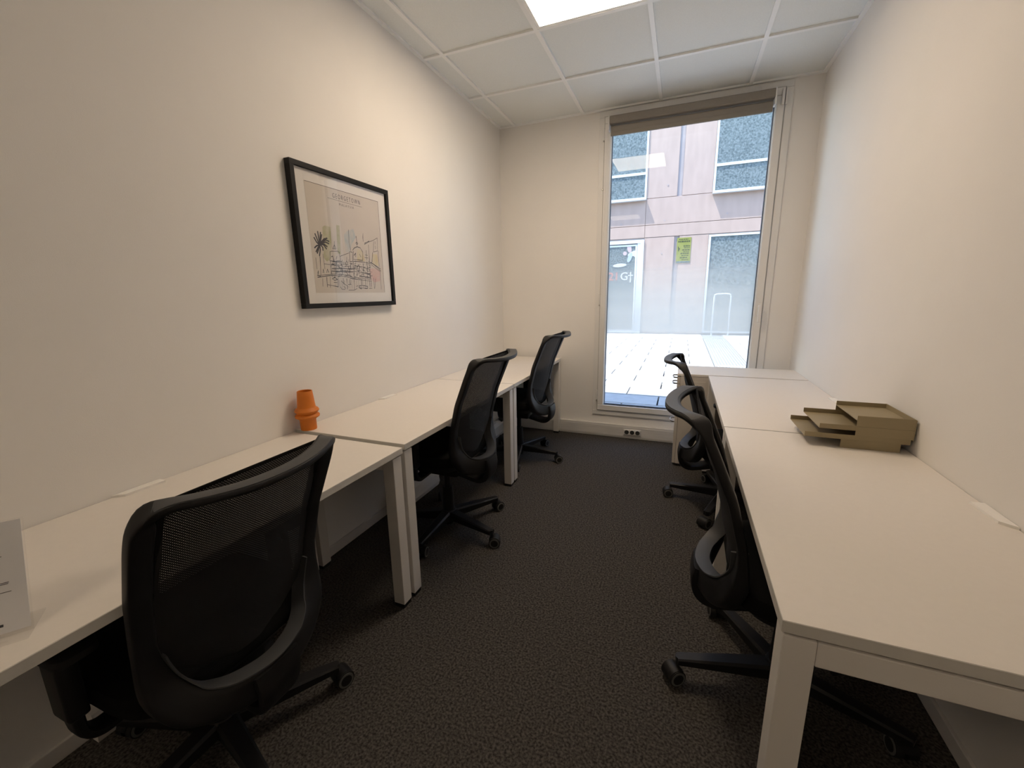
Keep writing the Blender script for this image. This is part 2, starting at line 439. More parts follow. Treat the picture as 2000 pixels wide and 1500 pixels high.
# ================================================================== OUTSIDE
pv = struct(tag(obj('pavement', B(-9, 12, .30, 11.0, -.15, -.05), 'paver_joint'), 'pale stone slab pavement in the lane outside', 'pavement'))
pm = None; pw, pd = .80, .46; row = 0; y = .32
while y < FAC - .06:
    x = -2.6 - (.4 if row % 2 else 0)
    while x < 6.0:
        d = pd
        if not (x + pw > 2.20 and x < 2.76 and y > 4.2):
            if pm is None:
                pm = obj('paver', B(.009, pw - .009, .012, d - .012, -.05, 0, .002, 1), 'paver', pv, loc=(x, y, 0))
            else: inst(pm, pv, (x, y, random.uniform(-.0015, 0)))
        else:
            for a, b in ((x, min(x + pw, 2.20)), (max(x, 2.76), x + pw)):
                if b - a > .02: obj('paver', B(a + .009, b - .009, y + .012, y + d - .012, -.05, 0, .002, 1), 'paver', pv)
        x += pw
    y += pd; row += 1
ds = empty('drain_strip', (2.48, 7.15, 0)); tag(ds, 'grey ribbed drain strip running across the sunny pavement', 'drain')
obj('drain_tray', B(-.275, .275, -2.93, 2.93, -.050, -.004), 'drain', ds)
for k in range(11): obj('rib', B(-.265 + k * .05, -.235 + k * .05, -2.93, 2.93, -.004, .004), 'drain', ds)

bd = empty('concrete_building', (1.3, FAC, 0)); tag(bd, 'pale concrete building with blue grey windows across the lane', 'building')
bx, by = 1.3, FAC
def bp(name, m, x0, x1, y0, y1, z0, z1, bev=0, parent=None):
    return obj(name, B(x0 - bx, x1 - bx, y0, y1, z0, z1, bev), m, parent or bd)
bp('core_wall', 'concrete_rec', -9, 12, .035, .6, 0, 9.5)
wins = [(-4.98, -3.19), (-1.38, .41), (2.20, 3.99), (5.79, 7.58)]
piers = []
edges = [-9] + [v for w_ in wins for v in w_] + [12]
for i in range(0, len(edges), 2):
    a, b = edges[i], edges[i + 1]
    if b - a > 1.7 and b - a < 2.0: piers += [(a, a + .855), (a + .99, b)]
    else: piers.append((a, b))
for a, b in piers:
    bp('panel', 'concrete', a + .004, b - .004, 0, .06, 4.012, 6.9, .006)
    bp('panel', 'concrete', a + .004, b - .004, 0, .06, .02, 2.895, .006)
sx = [-9, -5.4, -1.79, .41, 4.02, 7.6, 12]
for a, b in zip(sx, sx[1:]):
    bp('panel', 'concrete', a + .004, b - .004, -.006, .06, 3.258, 4.0, .006)
    bp('panel', 'concrete', a + .004, b - .004, -.006, .06, 2.905, 3.246, .006)
    bp('panel', 'concrete', a + .004, b - .004, 0, .06, 6.91, 9.5, .006)
for a, b in wins:
    def far_window(z0, z1, trans, proj):
        fr = BM(); t = .055
        for q in ((a, b, z0, z0 + t), (a, b, z1 - t, z1), (a, a + t, z0 + t, z1 - t), (b - t, b, z0 + t, z1 - t)):
            box(fr, q[0] - bx, q[1] - bx, -proj, .05, q[2], q[3])
        w = obj('window', fr, 'alu', bd)
        zs = [z0 + t] + trans + [z1 - t]
        for c, d in zip(zs, zs[1:]):
            obj('pane', B(a + t - bx, b - t - bx, -.02, .0, c, d), 'far_glass', w)
        for c in trans: obj('transom', B(a + t - bx, b - t - bx, -.045, .01, c - .035, c + .035), 'alu', w)
        return w
    far_window(4.0, 6.9, [4.71], .03)
    obj('sill', B(a - bx, b - bx, -.165, .05, 3.962, 3.998), 'alu', bd)
    if (a, b) == wins[1]: continue
    far_window(.06, 2.87, [], .05)
# entrance bay
a, b = wins[1]
obj('door_frame', ring(BM(), a - bx, b - bx, .02, 2.85, .10, -.04, .05, 0), 'alu', bd)
dl = obj('door_leaf', ring(BM(), a + .12 - bx, b - .20 - bx, .04, 2.72, .05, -.02, .03, 0), 'alu', bd)
obj('door_glass', B(a + .17 - bx, b - .25 - bx, -.004, .012, .09, 2.67), 'far_glass', dl)
obj('side_panel', B(b - .19 - bx, b - .10 - bx, -.03, .03, .12, 2.75), 'alu', bd)
# lettering on the door glass (flat print)
def decal(name, bm, m, x, z, parent, y=-.006):
    bmesh.ops.transform(bm, matrix=Matrix.Translation((x - bx, y, z)) @ Matrix.Rotation(R(90), 4, 'X'), verts=bm.verts[:])
    return obj(name, bm, m, parent)
decal('lettering', text_bm('21', .34, .002, bold=.006), 'logo_red', -.64, 1.67, dl)
decal('lettering', text_bm('G\u2020', .34, .002, spacing=.92, bold=.005), 'logo_white', -.275, 1.67, dl)
decal('lettering', text_bm('\u2014 \u2014\u2014\u2014\u2014', .07, .002), 'logo_white', -.50, 1.50, dl)
NB = [.001 * k for k in range(8)]
def blob_part(name, m, cx, cz, rx, rz, rot):
    c = []
    for i in range(18):
        u, v = rx * math.cos(2 * PI * i / 18), rz * math.sin(2 * PI * i / 18)
        c.append((cx + u * math.cos(rot) - v * math.sin(rot) - bx, cz + u * math.sin(rot) + v * math.cos(rot)))
    return obj(name, prism(BM(), c, 'y', -.010 - NB.pop(), -.005), m, dl)
blob_part('emblem_oval', 'logo_white', -.30, 2.12, .21, .055, .05)
blob_part('emblem_petal', 'logo_pink', -.02, 2.60, .065, .12, .25)
blob_part('emblem_petal', 'logo_pink', -.15, 2.47, .06, .06, 0)
blob_part('emblem_petal', 'logo_blue', .00, 2.34, .06, .15, -.35)
blob_part('emblem_petal', 'logo_white', .10, 2.46, .17, .07, .35)
blob_part('emblem_petal', 'logo_white', .19, 2.40, .10, .06, -.3)
# green poster
po = obj('poster', B(1.345 - bx, 1.735 - bx, -.014, -.002, 2.12, 2.84, .003), 'poster_green', bd)
obj('poster_foot', B(1.355 - bx, 1.725 - bx, -.0155, -.0138, 2.125, 2.17), 'far_glass', po)
bm = BM(); rs = random.Random(3)
for k, (z, x0, x1, h) in enumerate([(2.79, 1.40, 1.66, .022), (2.73, 1.38, 1.70, .045), (2.60, 1.53, 1.70, .03), (2.55, 1.55, 1.70, .02), (2.49, 1.50, 1.70, .03), (2.44, 1.53, 1.69, .018), (2.39, 1.46, 1.69, .03), (2.33, 1.49, 1.68, .022), (2.27, 1.45, 1.66, .03), (2.21, 1.50, 1.68, .022)]):
    x = x0
    while x < x1:
        l_ = rs.uniform(.03, .07); box(bm, x - bx, min(x + l_, x1) - bx, -.0165, -.0138, z - h / 2, z + h / 2); x += l_ + .014
prism(bm, [(1.38 - bx, 2.60), (1.44 - bx, 2.52), (1.39 - bx, 2.44)], 'y', -.0165, -.0138)
obj('lettering', bm, 'poster_ink', po)
for x, z in ((1.00, 4.33), (.96, 3.36), (2.62, 3.42), (-.30, 3.33), (.93, 2.42)):
    obj('tie_hole', cyl(BM(), .022, .022, (x - bx, -.009, z), (x - bx, .002, z), 10), 'concrete_rec', bd)
hp = [(2.45, 9.85, .0)] + [(2.45, 9.85, 1.12), (2.47, 9.85, 1.18), (2.53, 9.85, 1.2)] + [(2.80, 9.85, 1.2), (2.86, 9.85, 1.18), (2.88, 9.85, 1.12), (2.88, 9.85, 0)]
tag(obj('bike_hoop', tube(BM(), hp, .022, 10), 'alu', None, True), 'pale steel hoop standing on the pavement before the building', 'bike hoop')

# ================================================================== DESKS
def desk(y0, y1, side, top, label, flap):
    """side -1: desk on the left wall, +1: on the right wall. Local frame: origin at wall/floor, x grows away from the wall"""
    D = .594 if side < 0 else .599
    t = empty('desk', (0 if side < 0 else W, (y0 + y1) / 2, 0)); tag(t, label, 'desk', 'office desks along the two walls')
    L = (y1 - y0) / 2
    def X(a, b):   # distance-from-wall interval -> local x interval
        return (a, b) if side < 0 else (-b, -a)
    bm = BM(); x0, x1 = X(.0015, D)
    box(bm, x0, x1, -L + .0015, L - .0015, top - .025, top, .0012, 1)
    for f in bm.faces:
        if abs(f.normal.z) < .5: f.material_index = 1
    bm.normal_update()
    for f in bm.faces: f.material_index = 0 if abs(f.normal.z) > .8 else 1
    obj('desk_top', bm, ['white_board', 'board_edge_shaded'], t)
    for s in (-1, 1):
        ya, yb = (L - .058, L - .006) if s > 0 else (-L + .006, -L + .058)
        fz = top - .033
        for a in ((.535, .587) if side < 0 else (.540, .594), (.016, .058)):
            obj('leg', B(*X(*a), ya, yb, .018, fz, .003), 'frame_metal', t)
            obj('foot_pad', B(*X(a[0] + .003, a[1] - .003), ya + .003, yb - .003, 0, .018), 'black_matte', t)
        obj('end_beam', B(*X(.058, .535 if side < 0 else .540), ya, yb, fz - .052, fz, .003), 'frame_metal', t)
        for a in ((.06, .10), (.46, .50)): obj('spacer', B(*X(*a), ya + .01, yb - .01, fz, top - .025), 'frame_metal', t)
    obj('long_rail', B(*X(.13, .17), -L + .058, L - .058, top - .085, top - .035, .003), 'frame_metal', t)
    if flap is not None:
        f0 = flap - (y0 + y1) / 2
        p = [(.002, f0 - .080), (.030, f0 - .058), (.034, f0 + .050), (.002, f0 + .052)]
        if side > 0: p = [(-a, b) for a, b in p]
        tag(obj('cable_flap', prism(BM(), p, 'z', top, top + .007), 'flap', t), 'small white cable flap at the wall edge')
    return t
desk(-3.668, -2.463, -1, .706, 'white desk nearest the camera on the left wall, below the paper notice', -3.05)
desk(-2.452, -1.242, -1, .7145, 'middle white desk on the left wall, with the orange vase', -1.80)
desk(-1.238, -.040, -1, .7145, 'left wall white desk at the far end, touching the window wall', None)
desk(-2.987, -1.789, 1, .7135, 'nearer white desk on the right wall, with its end frame toward the camera', -2.37)
desk(-1.785, -.566, 1, .7135, 'farther white desk on the right wall, between letter trays and drawer unit', -1.13)

# power boxes on the left wall under the desks
for y0, y1, lab in ((-3.31, -2.95, 'pale grey power box on the baseboard under the nearest left desk'), (-1.90, -1.43, 'pale grey power box with black plugs under the vase desk'), (-.62, -.13, 'pale grey power box under the far left desk by the window wall')):
    t = empty('power_box', (.0125, (y0 + y1) / 2, .0)); tag(t, lab, 'power box', 'power boxes under the left desks')
    l = (y1 - y0) / 2
    bm = BM(); g = 1 if y0 > -3 else .5; prism(bm, [(0, .0), (.075 * g, .0), (.085 * g, .03), (.075 * g, .100), (.045 * g, .125), (0, .125)], 'y', -l, l)
    obj('housing', bm, 'trunk', t)
    for k in ((.15, .45) if y0 > -3 else ()):
        p_ = obj('plug', B(.030, .066, l - k * l - .03, l - k * l + .02, .112, .148, .006), 'black_matte', t)
        obj('plug_cable', tube(BM(), spline([(.05, l - k * l, .14), (.06, l - k * l - .02, .20), (.05, l - k * l - .03, .32), (.08, l - k * l - .02, .5), (.11, l - k * l, .62)], 5), .004, 6), 'black_matte', p_, True)

# ================================================================== DRAWER UNIT
cb = empty('drawer_unit', (2.0, -.345, 0)); tag(cb, 'desk high beige drawer unit beside the window, handles toward the aisle', 'drawer unit')
def cp(name, m, x0, x1, y0, y1, z0, z1, bev=.002, parent=None):
    return obj(name, rel(B(x0, x1, y0, y1, z0, z1, bev), cb), m, parent or cb)
CY0, CY1 = -.547, -.165
cp('carcass', 'cab', 1.622, W - .002, CY0 + .002, CY1 - .002, .022, .697)
cp('plinth', 'black_matte', 1.64, W - .01, CY0 + .02, CY1 - .02, 0, .022, 0)
cp('top_board', 'cab_top', 1.600, W - .002, CY0, CY1, .698, .7145, .0015)
for z0, z1, hz in ((.640, .694, .660), (.592, .637, .614), (.024, .588, .313)):
    d = cp('drawer', 'cab', 1.600, 1.621, CY0 + .003, CY1 - .003, z0, z1)
    ym = (CY0 + CY1) / 2
    pts = spline([(1.601, ym - .055, hz), (1.582, ym - .052, hz), (1.570, ym - .03, hz), (1.567, ym, hz), (1.570, ym + .03, hz), (1.582, ym + .052, hz), (1.601, ym + .055, hz)], 5)
    bm = BM(); sweep(bm, pts, lambda i: (.006, .012), Vector((0, 0, 1)), n=10)
    obj('handle', rel(bm, cb), 'chrome', d, True)
cp('side_inset', 'cab', 1.65, 1.79, CY0 - .0005, CY0 + .003, .06, .66, .001)

# ================================================================== SMALL THINGS ON THE DESKS
va = obj('vase', lathe(BM(), [(.0, .0), (.033, .0), (.034, .004), (.0345, .045), (.0375, .050), (.050, .058), (.052, .064), (.049, .070), (.041, .0745), (.042, .077), (.050, .084), (.0515, .089), (.047, .096), (.040, .101), (.038, .106), (.034, .150), (.0315, .176), (.0300, .178), (.0275, .176), (.030, .13), (.030, .02), (.0, .02)]), 'orange', None, True, loc=(.054, -2.424, .7145))
tag(va, 'orange ceramic vase with two flared rings against the left wall', 'vase')
va.rotation_euler = (0, 0, 0)

# letter tray stack
lt = empty('letter_trays', (2.25, -1.805, .7135)); tag(lt, 'stack of three khaki metal letter trays against the right wall', 'letter tray')
def tp(name, x0, x1, y0, y1, z0, z1, parent=None, bev=.001):
    return obj(name, rel(B(x0, x1, y0, y1, z0, z1, bev), lt), 'olive', parent or lt)
TN, TF = -1.925, -1.690
tp('base_foot', 2.184, 2.363, TN + .001, TN + .004, .7137, .747)
tp('base_foot', 2.184, 2.363, TF - .004, TF - .001, .7137, .747)
for x0, z, x1 in ((2.068, .746, 2.388), (2.112, .783, 2.391), (2.224, .822, 2.391)):
    tr_ = tp('tray', x0, x1, TN, TF, z, z + .002)
    for y in (TN, TF - .002): tp('tray_lip', x0, x1, y, y + .002, z, z + .0195, tr_)
    tp('tray_back', x1 - .002, x1, TN, TF, z, z + .02, tr_)
for y in (TN - .0012, TF - .0008):
    for z0, z1 in ((.7655, .8005), (.8015, .8395)): tp('side_panel', 2.224, 2.392, y, y + .002, z0, z1)
tp('back_panel', 2.392, 2.395, TN - .0012, TF + .0012, .762, .8395)

# notice in an acrylic stand, left foreground
ns = empty('notice_stand', (.512, -3.489, .7065), 0)
tag(ns, 'clear stand holding a printed notice on the near left desk', 'notice stand')
ns.rotation_euler = (0, 0, math.atan2(.82, .57))   # local +x runs along the foot to the right, -y faces the camera
NW, NH, lean = .149, .205, R(20.5)
mt = Matrix.Rotation(-lean, 4, 'X')
def tilt(bm): bmesh.ops.transform(bm, matrix=mt, verts=bm.verts[:]); return bm
obj('acrylic_front', tilt(B(-NW, .004, -.0035, -.002, 0, NH + .003)), 'acrylic', ns)
sh = obj('sheet', tilt(B(-NW, 0, -.0010, 0, .006, NH)), 'paper', ns)
obj('acrylic_foot', B(-NW, .004, -.030, .060, 0, .003, .001), 'acrylic', ns)
bm = BM(); rs = random.Random(9)
for z, x1, h in ((.185, -.040, .0018), (.180, -.030, .0018), (.176, -.031, .0018), (.171, -.029, .0020)):
    x = x1 - .055
    while x < x1 - .004:
        l_ = rs.uniform(.004, .010); box(bm, x, min(x + l_, x1), -.0016, -.0009, z, z + h); x += l_ + .0022
for z, x1 in ((.142, -.028), (.124, -.036), (.116, -.046), (.110, -.034), (.103, -.041), (.094, -.022), (.0915, -.023), (.077, -.020)):
    box(bm, -NW + .015, x1, -.0016, -.0009, z, z + .0011)
box(bm, -NW + .015, -.034, -.0016, -.0009, .018, .0225)
obj('print', tilt(bm), 'paper_ink', sh)

# ================================================================== FRAMED PICTURE
PY0, PY1, PZ0, PZ1 = -2.338, -1.688, 1.250, 1.876
pf = empty('framed_picture', (.001, (PY0 + PY1) / 2, (PZ0 + PZ1) / 2)); tag(pf, 'black framed city sketch print hanging on the left wall', 'picture')
t = .022; bm = BM()
for a in ((PY0, PY1, PZ0, PZ0 + t), (PY0, PY1, PZ1 - t, PZ1), (PY0, PY0 + t, PZ0 + t, PZ1 - t), (PY1 - t, PY1, PZ0 + t, PZ1 - t)):
    box(bm, .001, .031, *a, .0015)
obj('frame', rel(bm, pf), 'pic_frame', pf)
obj('mount', rel(B(.010, .018, PY0 + t, PY1 - t, PZ0 + t, PZ1 - t), pf), 'mat_board', pf)
pr = obj('print', rel(B(.0181, .0186, -2.260, -1.766, 1.320, 1.806), pf), 'print', pf)
obj('glass', rel(B(.0235, .0250, PY0 + t, PY1 - t, PZ0 + t, PZ1 - t), pf), 'pic_glass', pf)
PLM = [[[48,220],[30,264]],[[51,223],[47,276]],[[52,224],[63,274]],[[54,224],[69,265]],[[56,227],[81,247],[100,252]],[[56,227],[90,244],[110,239]],[[55,224],[88,234],[107,228]],[[55,222],[77,219],[89,203]],[[54,220],[67,208],[67,195]],[[51,217],[51,197],[43,169]],[[50,217],[37,202],[25,185]],[[49,217],[32,212],[19,202]],[[48,218],[34,228],[22,247]],[[54,220],[78,223],[95,214]],[[49,215],[40,196],[31,179]],'T',[[44,166],[42,129],[38,82]],[[19,158],[19,108]],[[64,178],[66,110]],[[109,192],[120,195],[159,198],[169,195],[173,156],[138,150],[102,150],[108,167],[109,192]],[[144,243],[140,208]],[[142,227],[129,207],[150,208],[142,227]],[[247,309],[243,249],[250,207]],[[241,202],[260,203],[257,156],[236,154],[241,202]],[[263,211],[277,225],[299,233],[321,229],[337,210]],[[298,284],[300,255],[299,233]],[[292,249],[300,255],[307,249],[299,242],[292,249]],[[269,208],[263,167],[331,167],[337,210]],[[271,186],[284,198],[282,180]],[[311,197],[321,182]],[[352,302],[348,283],[349,264]],[[365,220],[364,201],[364,170]],[[354,196],[374,194]],[[349,182],[377,181]],[[355,248],[389,264],[424,275],[463,293],[457,224],[422,216],[432,272]],[[442,273],[443,258]],[[441,250],[442,234]],[[356,255],[396,269]],[[387,249],[385,164]],[[416,213],[405,161]],[[463,224],[459,190],[462,140]],[[376,163],[417,150],[472,118]],[[394,160],[434,143],[470,128]],[[381,158],[404,145],[462,115]],[[466,116],[463,71],[464,18]],[[407,78],[406,22]],[[422,74],[409,22]],[[16,78],[58,83],[105,87],[164,90],[215,84],[246,77],[312,75],[388,69]],[[17,70],[56,75],[94,81],[163,82],[214,77],[250,70],[387,61]],[[19,83],[38,75],[18,72]],[[102,150],[137,147],[178,151]],[[107,133],[145,132],[180,133]],[[109,115],[178,119],[257,118]],[[107,101],[186,102],[255,104]],[[262,158],[323,159],[381,154]],[[265,138],[320,133],[377,124]],[[261,108],[316,104],[379,97]],[[296,86],[348,82],[389,77]],[[107,150],[102,87]],[[143,149],[135,89]],[[178,151],[177,90]],[[201,138],[214,157],[221,139],[201,138]],[[217,175],[214,157]],[[198,130],[224,130],[219,117]],[[241,144],[228,103]],[[262,156],[257,78]],[[286,131],[299,143],[305,128],[300,113],[283,112],[286,131]],[[333,149],[330,84]],[[364,162],[359,81]],[[384,154],[379,73]],[[46,66],[43,30]],[[72,74],[70,27]],[[94,76],[89,24]],[[74,38],[116,33],[141,29]],[[144,71],[140,28]],[[65,134],[102,132]],[[171,175],[235,196]],[[107,66],[125,74],[140,64],[120,59],[107,66]],[[114,50],[136,49]],[[155,28],[164,17],[184,17]],[[164,57],[183,43],[207,32],[200,17]],[[176,32],[190,21]],[[209,41],[230,41]],[[210,13],[248,13],[271,21]],[[255,66],[251,17]],[[267,32],[281,36]],[[285,25],[290,35],[330,37],[353,33],[349,23],[285,25]],[[293,21],[305,19]],[[328,22],[343,21]],[[363,22],[388,23]],[[372,65],[371,30]],[[384,63],[383,30]],[[179,72],[178,43]],[[202,69],[202,47]],[[225,66],[225,43]],[[311,70],[310,37]],[[340,68],[338,41]],[[20,88],[25,101],[24,86]],[[52,92],[57,109],[59,92]],[[75,93],[82,111],[87,95]],[[114,168],[124,174],[129,155]],[[144,159],[151,174]],'L',[[129,437],[232,435],[360,434]]]
def yz(p): return (-2.26 + p[0] / 1000, 1.32 + p[1] / 1000)
def stroke(bm, pts, w, x=.0188):
    P = [Vector(yz(p)) for p in pts]
    for a, b in zip(P, P[1:]):
        d = (b - a)
        if d.length < 1e-5: continue
        d.normalize(); nn = Vector((-d.y, d.x)) * w / 2; a2, b2 = a - d * w * .3, b + d * w * .3
        q = [a2 + nn, b2 + nn, b2 - nn, a2 - nn]
        bm.faces.new([bm.verts.new((x + random.uniform(0, .0002), k.x, k.y)) for k in q])
bm = BM(); wdt = .0065
for l_ in PLM:
    if l_ == 'T': wdt = .0021; continue
    if l_ == 'L': wdt = .0013; continue
    stroke(bm, l_, wdt)
    if wdt == .0021 and random.random() < .55:
        stroke(bm, [(a + random.uniform(-2, 2), b + random.uniform(-2.5, 2.5)) for a, b in l_], .0014)
rs = random.Random(12)
for k in range(210):                                   # loose hatching over the roofs and arcades
    a, b = rs.uniform(105, 385), rs.uniform(70, 150)
    if rs.random() < .5: stroke(bm, [(a, b), (a + rs.uniform(5, 22), b + rs.uniform(-3, 3))], .0015)
    else: stroke(bm, [(a, b), (a + rs.uniform(-2, 2), b + rs.uniform(5, 16))], .0015)
for k in range(14): stroke(bm, [(150 + 17 * k, 22), (150 + 17 * k + rs.uniform(-2, 2), 62)], .0010)
obj('line_drawing', rel(bm, pf), 'ink', pr)
def wash(m, poly, x):
    bm = BM(); bm.faces.new([bm.verts.new((x, *yz(p))) for p in poly]); return tag(obj('colour_wash', rel(bm, pf), m, pr))
wash('wash_olive', [(78, 300), (95, 309), (129, 306), (125, 230), (108, 157), (85, 146), (67, 160)], .01865)
wash('wash_olive', [(167, 321), (189, 321), (184, 250), (178, 186), (158, 188)], .01865)
wash('wash_blue', [(213, 282), (235, 300), (284, 319), (294, 277), (262, 240), (241, 199), (215, 200)], .01865)
wash('wash_yellow', [(297, 222), (336, 215), (352, 162), (290, 160)], .01865)
wash('wash_yellow', [(411, 204), (452, 207), (460, 144), (407, 149)], .01865)
wash('wash_pink', [(383, 128), (440, 130), (469, 116), (459, 63), (410, 55), (382, 69)], .01865)
def pic_text(body, size, y, z, spacing, width):
    b = text_bm(body, size, .0002, spacing=spacing, bold=-.0004)
    x0, x1 = min(v.co.x for v in b.verts), max(v.co.x for v in b.verts)
    for v in b.verts: v.co.x = (v.co.x - x0) * width / (x1 - x0)
    bmesh.ops.transform(b, matrix=Matrix(((0, 0, 1, .0190), (1, 0, 0, y), (0, 1, 0, z), (0, 0, 0, 1))), verts=b.verts[:])
    obj('lettering', rel(b, pf), 'ink', pr)
pic_text('GEORGETOWN', .031, -2.098, 1.763, 1.45, .186)
pic_text('MALAYSIA', .0175, -2.060, 1.734, 1.45, .100)
bm = BM()
for l_ in ([(2, 484), (491, 484)], [(491, 484), (491, 3)]): stroke(bm, l_, .0018)
obj('print_edge', rel(bm, pf), 'ink', pr)

# ================================================================== OFFICE CHAIRS
def b_side(z):
    T = [(.36, .165), (.50, .165), (.62, .180), (.75, .214), (.87, .264), (.97, .308), (1.1, .36)]
    for (a, u), (b, v) in zip(T, T[1:]):
        if z <= b:
            k = (z - a) / (b - a); return u + (v - u) * k
    return T[-1][1]
HALF = [(0, .966), (.07, .966), (.14, .967), (.188, .966), (.212, .950), (.219, .905), (.218, .83), (.215, .74), (.212, .65), (.207, .570), (.194, .492), (.165, .437), (.115, .408), (.055, .398), (0, .395)]
loop2 = [Vector((x, 0, z)) for x, z in HALF] + [Vector((-x, 0, z)) for x, z in HALF[-2:0:-1]]
loop = spline(loop2, 5, True)
def smooth01(t): t = max(0, min(1, t)); return t * t * (3 - 2 * t)
def bow(p):
    x = min(1, abs(p.x) / .215)
    top = smooth01((p.z - .93) / .035); bot = smooth01((.60 - p.z) / .14)
    return top * (.074 * (1 - x ** 2.2)) + bot * (.088 * (1 - x ** 1.8))
LOOP3 = [Vector((p.x, -(b_side(p.z) + bow(p)), p.z - .010 * smooth01((p.z - .93) / .035) * (1 - min(1, abs(p.x) / .215) ** 2))) for p in loop]
def wd_frame(i):
    p = loop[i]; top = smooth01((p.z - .915) / .05); bot = smooth01((.62 - p.z) / .18)
    w = .044 * (1 - top) + .018 * top; w = w * (1 - bot) + .082 * bot
    d = .026 * (1 - top) + .046 * top; d = d * (1 - bot) + .050 * bot
    return w, d
def make_chair():
    t = empty('office_chair')
    up, lo = [], []                          # parts that follow the seat height / the base
    bm = BM(); sweep(bm, LOOP3, wd_frame, closed=True, n=16, power=5)
    bf = obj('backrest_frame', bm, 'black_plastic', t, True); up.append(bf)
    # grey inner bevel along the lower opening
    idx = [i for i in range(len(loop)) if loop[i].z < .60]
    q = [LOOP3[i] for i in idx]
    ins = []
    for i in idx:
        p, a, b = loop[i], loop[i - 1], loop[(i + 1) % len(loop)]
        tn = (b - a).normalized(); inw = Vector((-tn.z, 0, tn.x))
        if inw.dot(Vector((0, 0, .62)) - p) < 0: inw = -inw
        ins.append(LOOP3[i] + inw * (wd_frame(i)[0] / 2 - .001) + Vector((0, -.004, 0)))
    o = obj('inner_bevel', sweep(BM(), ins, lambda i: (.006, .046), n=8), 'grey_bevel', bf, True)
    # grey cap on top of the rear lip
    idx = [i for i in range(len(loop)) if loop[i].z > .958]
    idx = [i for i in idx if loop[i].x < 0] + [i for i in idx if loop[i].x >= 0]
    cap = [LOOP3[i] + Vector((0, -.004, .0085)) for i in sorted(idx, key=lambda k: loop[k].x)]
    o = obj('lip_cap', sweep(BM(), cap, lambda i: (.004, .036), n=8), 'grey_bevel', bf, True)
    # mesh
    bm = BM(); nz, nx = 26, 14; G = []
    for a in range(nz + 1):
        z = .452 + (.962 - .452) * a / nz
        hw = .205
        if z < .60: hw = .205 - .13 * ((.60 - z) / .15) ** 1.8
        G.append([bm.verts.new((hw * (2 * c / nx - 1), -(b_side(z) + (.030 * (1 - smooth01((z - .80) / .15)) - .012 * smooth01((.6 - z) / .1)) * (1 - (2 * c / nx - 1) ** 2)) - .004, z)) for c in range(nx + 1)])
    for a in range(nz):
        for c in range(nx): bm.faces.new((G[a][c], G[a][c + 1], G[a + 1][c + 1], G[a + 1][c]))
    up.append(obj('backrest_mesh', bm, 'mesh', t, True))
    pp = [Vector((.205 * (2 * k / 12 - 1), -(b_side(.962) + .002), .964)) for k in range(13)]
    up.append(obj('mesh_hem', sweep(BM(), pp, lambda i: (.008, .006), n=8), 'black_fabric', t, True))
    for s in (-1, 1):                        # fabric sleeve rolled over each side rail
        pp = [Vector((s * .196, -(b_side(z) + .001), z)) for z in [.56 + .40 * k / 12 for k in range(13)]]
        up.append(obj('side_sleeve', sweep(BM(), pp, lambda i: (.030, .012), n=10), 'black_fabric', t, True))
    # spine from the frame to under the seat
    sp = spline([(0, -.268, .425), (0, -.275, .375), (0, -.262, .322), (0, -.218, .296), (0, -.13, .312), (0, -.06, .33)], 6)
    bm = BM(); n_ = len(sp)
    def wsp(i): k = i / (n_ - 1); return (.125 - .03 * smooth01(k * 1.6), .030)
    sweep(bm, sp, lambda i: (wsp(i)[1], wsp(i)[0]), Vector((1, 0, 0)), n=14, power=5)
    up.append(obj('spine_bracket', bm, 'black_plastic', t, True))
    # seat cushion
    def pad(bm, prof, cy, n=40, pw=4.5):
        rings = []
        for hx, hy, z in prof:
            r_ = []
            for k in range(n):
                a = 2 * PI * k / n; c, s = math.cos(a), math.sin(a)
                x = hx * math.copysign(abs(c) ** (2 / pw), c); y = hy * math.copysign(abs(s) ** (2 / pw), s)
                dz = -.028 * smooth01((y - .12) / .14) + .012 * (x / .25) ** 2
                r_.append(bm.verts.new((x, cy + y, z + dz)))
            rings.append(r_)
        for a, b in zip(rings, rings[1:]):
            for k in range(n): bm.faces.new((a[k], a[(k + 1) % n], b[(k + 1) % n], b[k]))
        bm.faces.new(rings[0][::-1]); bm.faces.new(rings[-1]); return bm
    up.append(obj('seat', pad(BM(), [(.225, .215, .405), (.243, .236, .418), (.248, .242, .445), (.240, .234, .466), (.215, .210, .477), (.12, .12, .482), (.01, .01, .483)], .055), 'black_fabric', t, True))
    up.append(obj('seat_pan', pad(BM(), [(.17, .17, .372), (.205, .20, .378), (.222, .215, .402), (.224, .216, .412)], .055), 'black_plastic', t, True))
    me = obj('mechanism', B(-.085, .085, -.11, .13, .312, .374, .014), 'black_matte', t, True); up.append(me)
    obj('lever', tube(BM(), [(.08, .06, .345), (.16, .06, .345), (.22, .055, .338), (.25, .05, .336)], [.006, .006, .008, .009], 10), 'black_plastic', me, True)
    # armrests
    for s in (-1, 1):
        ap = spline([(s * .10, .03, .360), (s * .20, .03, .355), (s * .242, .03, .358), (s * .266, .03, .385), (s * .270, .03, .44), (s * .270, .03, .50)], 5)
        bm = BM(); sweep(bm, ap, lambda i: (.024, .055), Vector((0, 1, 0)), n=12)
        ar = obj('armrest', bm, 'black_plastic', t, True); up.append(ar)
        bm = BM(); box(bm, s * .270 - .020, s * .270 + .020, -.006, .066, .43, .575, .010, 3)
        obj('arm_sleeve', bm, 'black_plastic', ar, True)
        obj('arm_post', B(s * .270 - .012, s * .270 + .012, .008, .052, .56, .612, .004), 'black_matte', ar)
        bm = BM(); pr_ = []
        rings = []
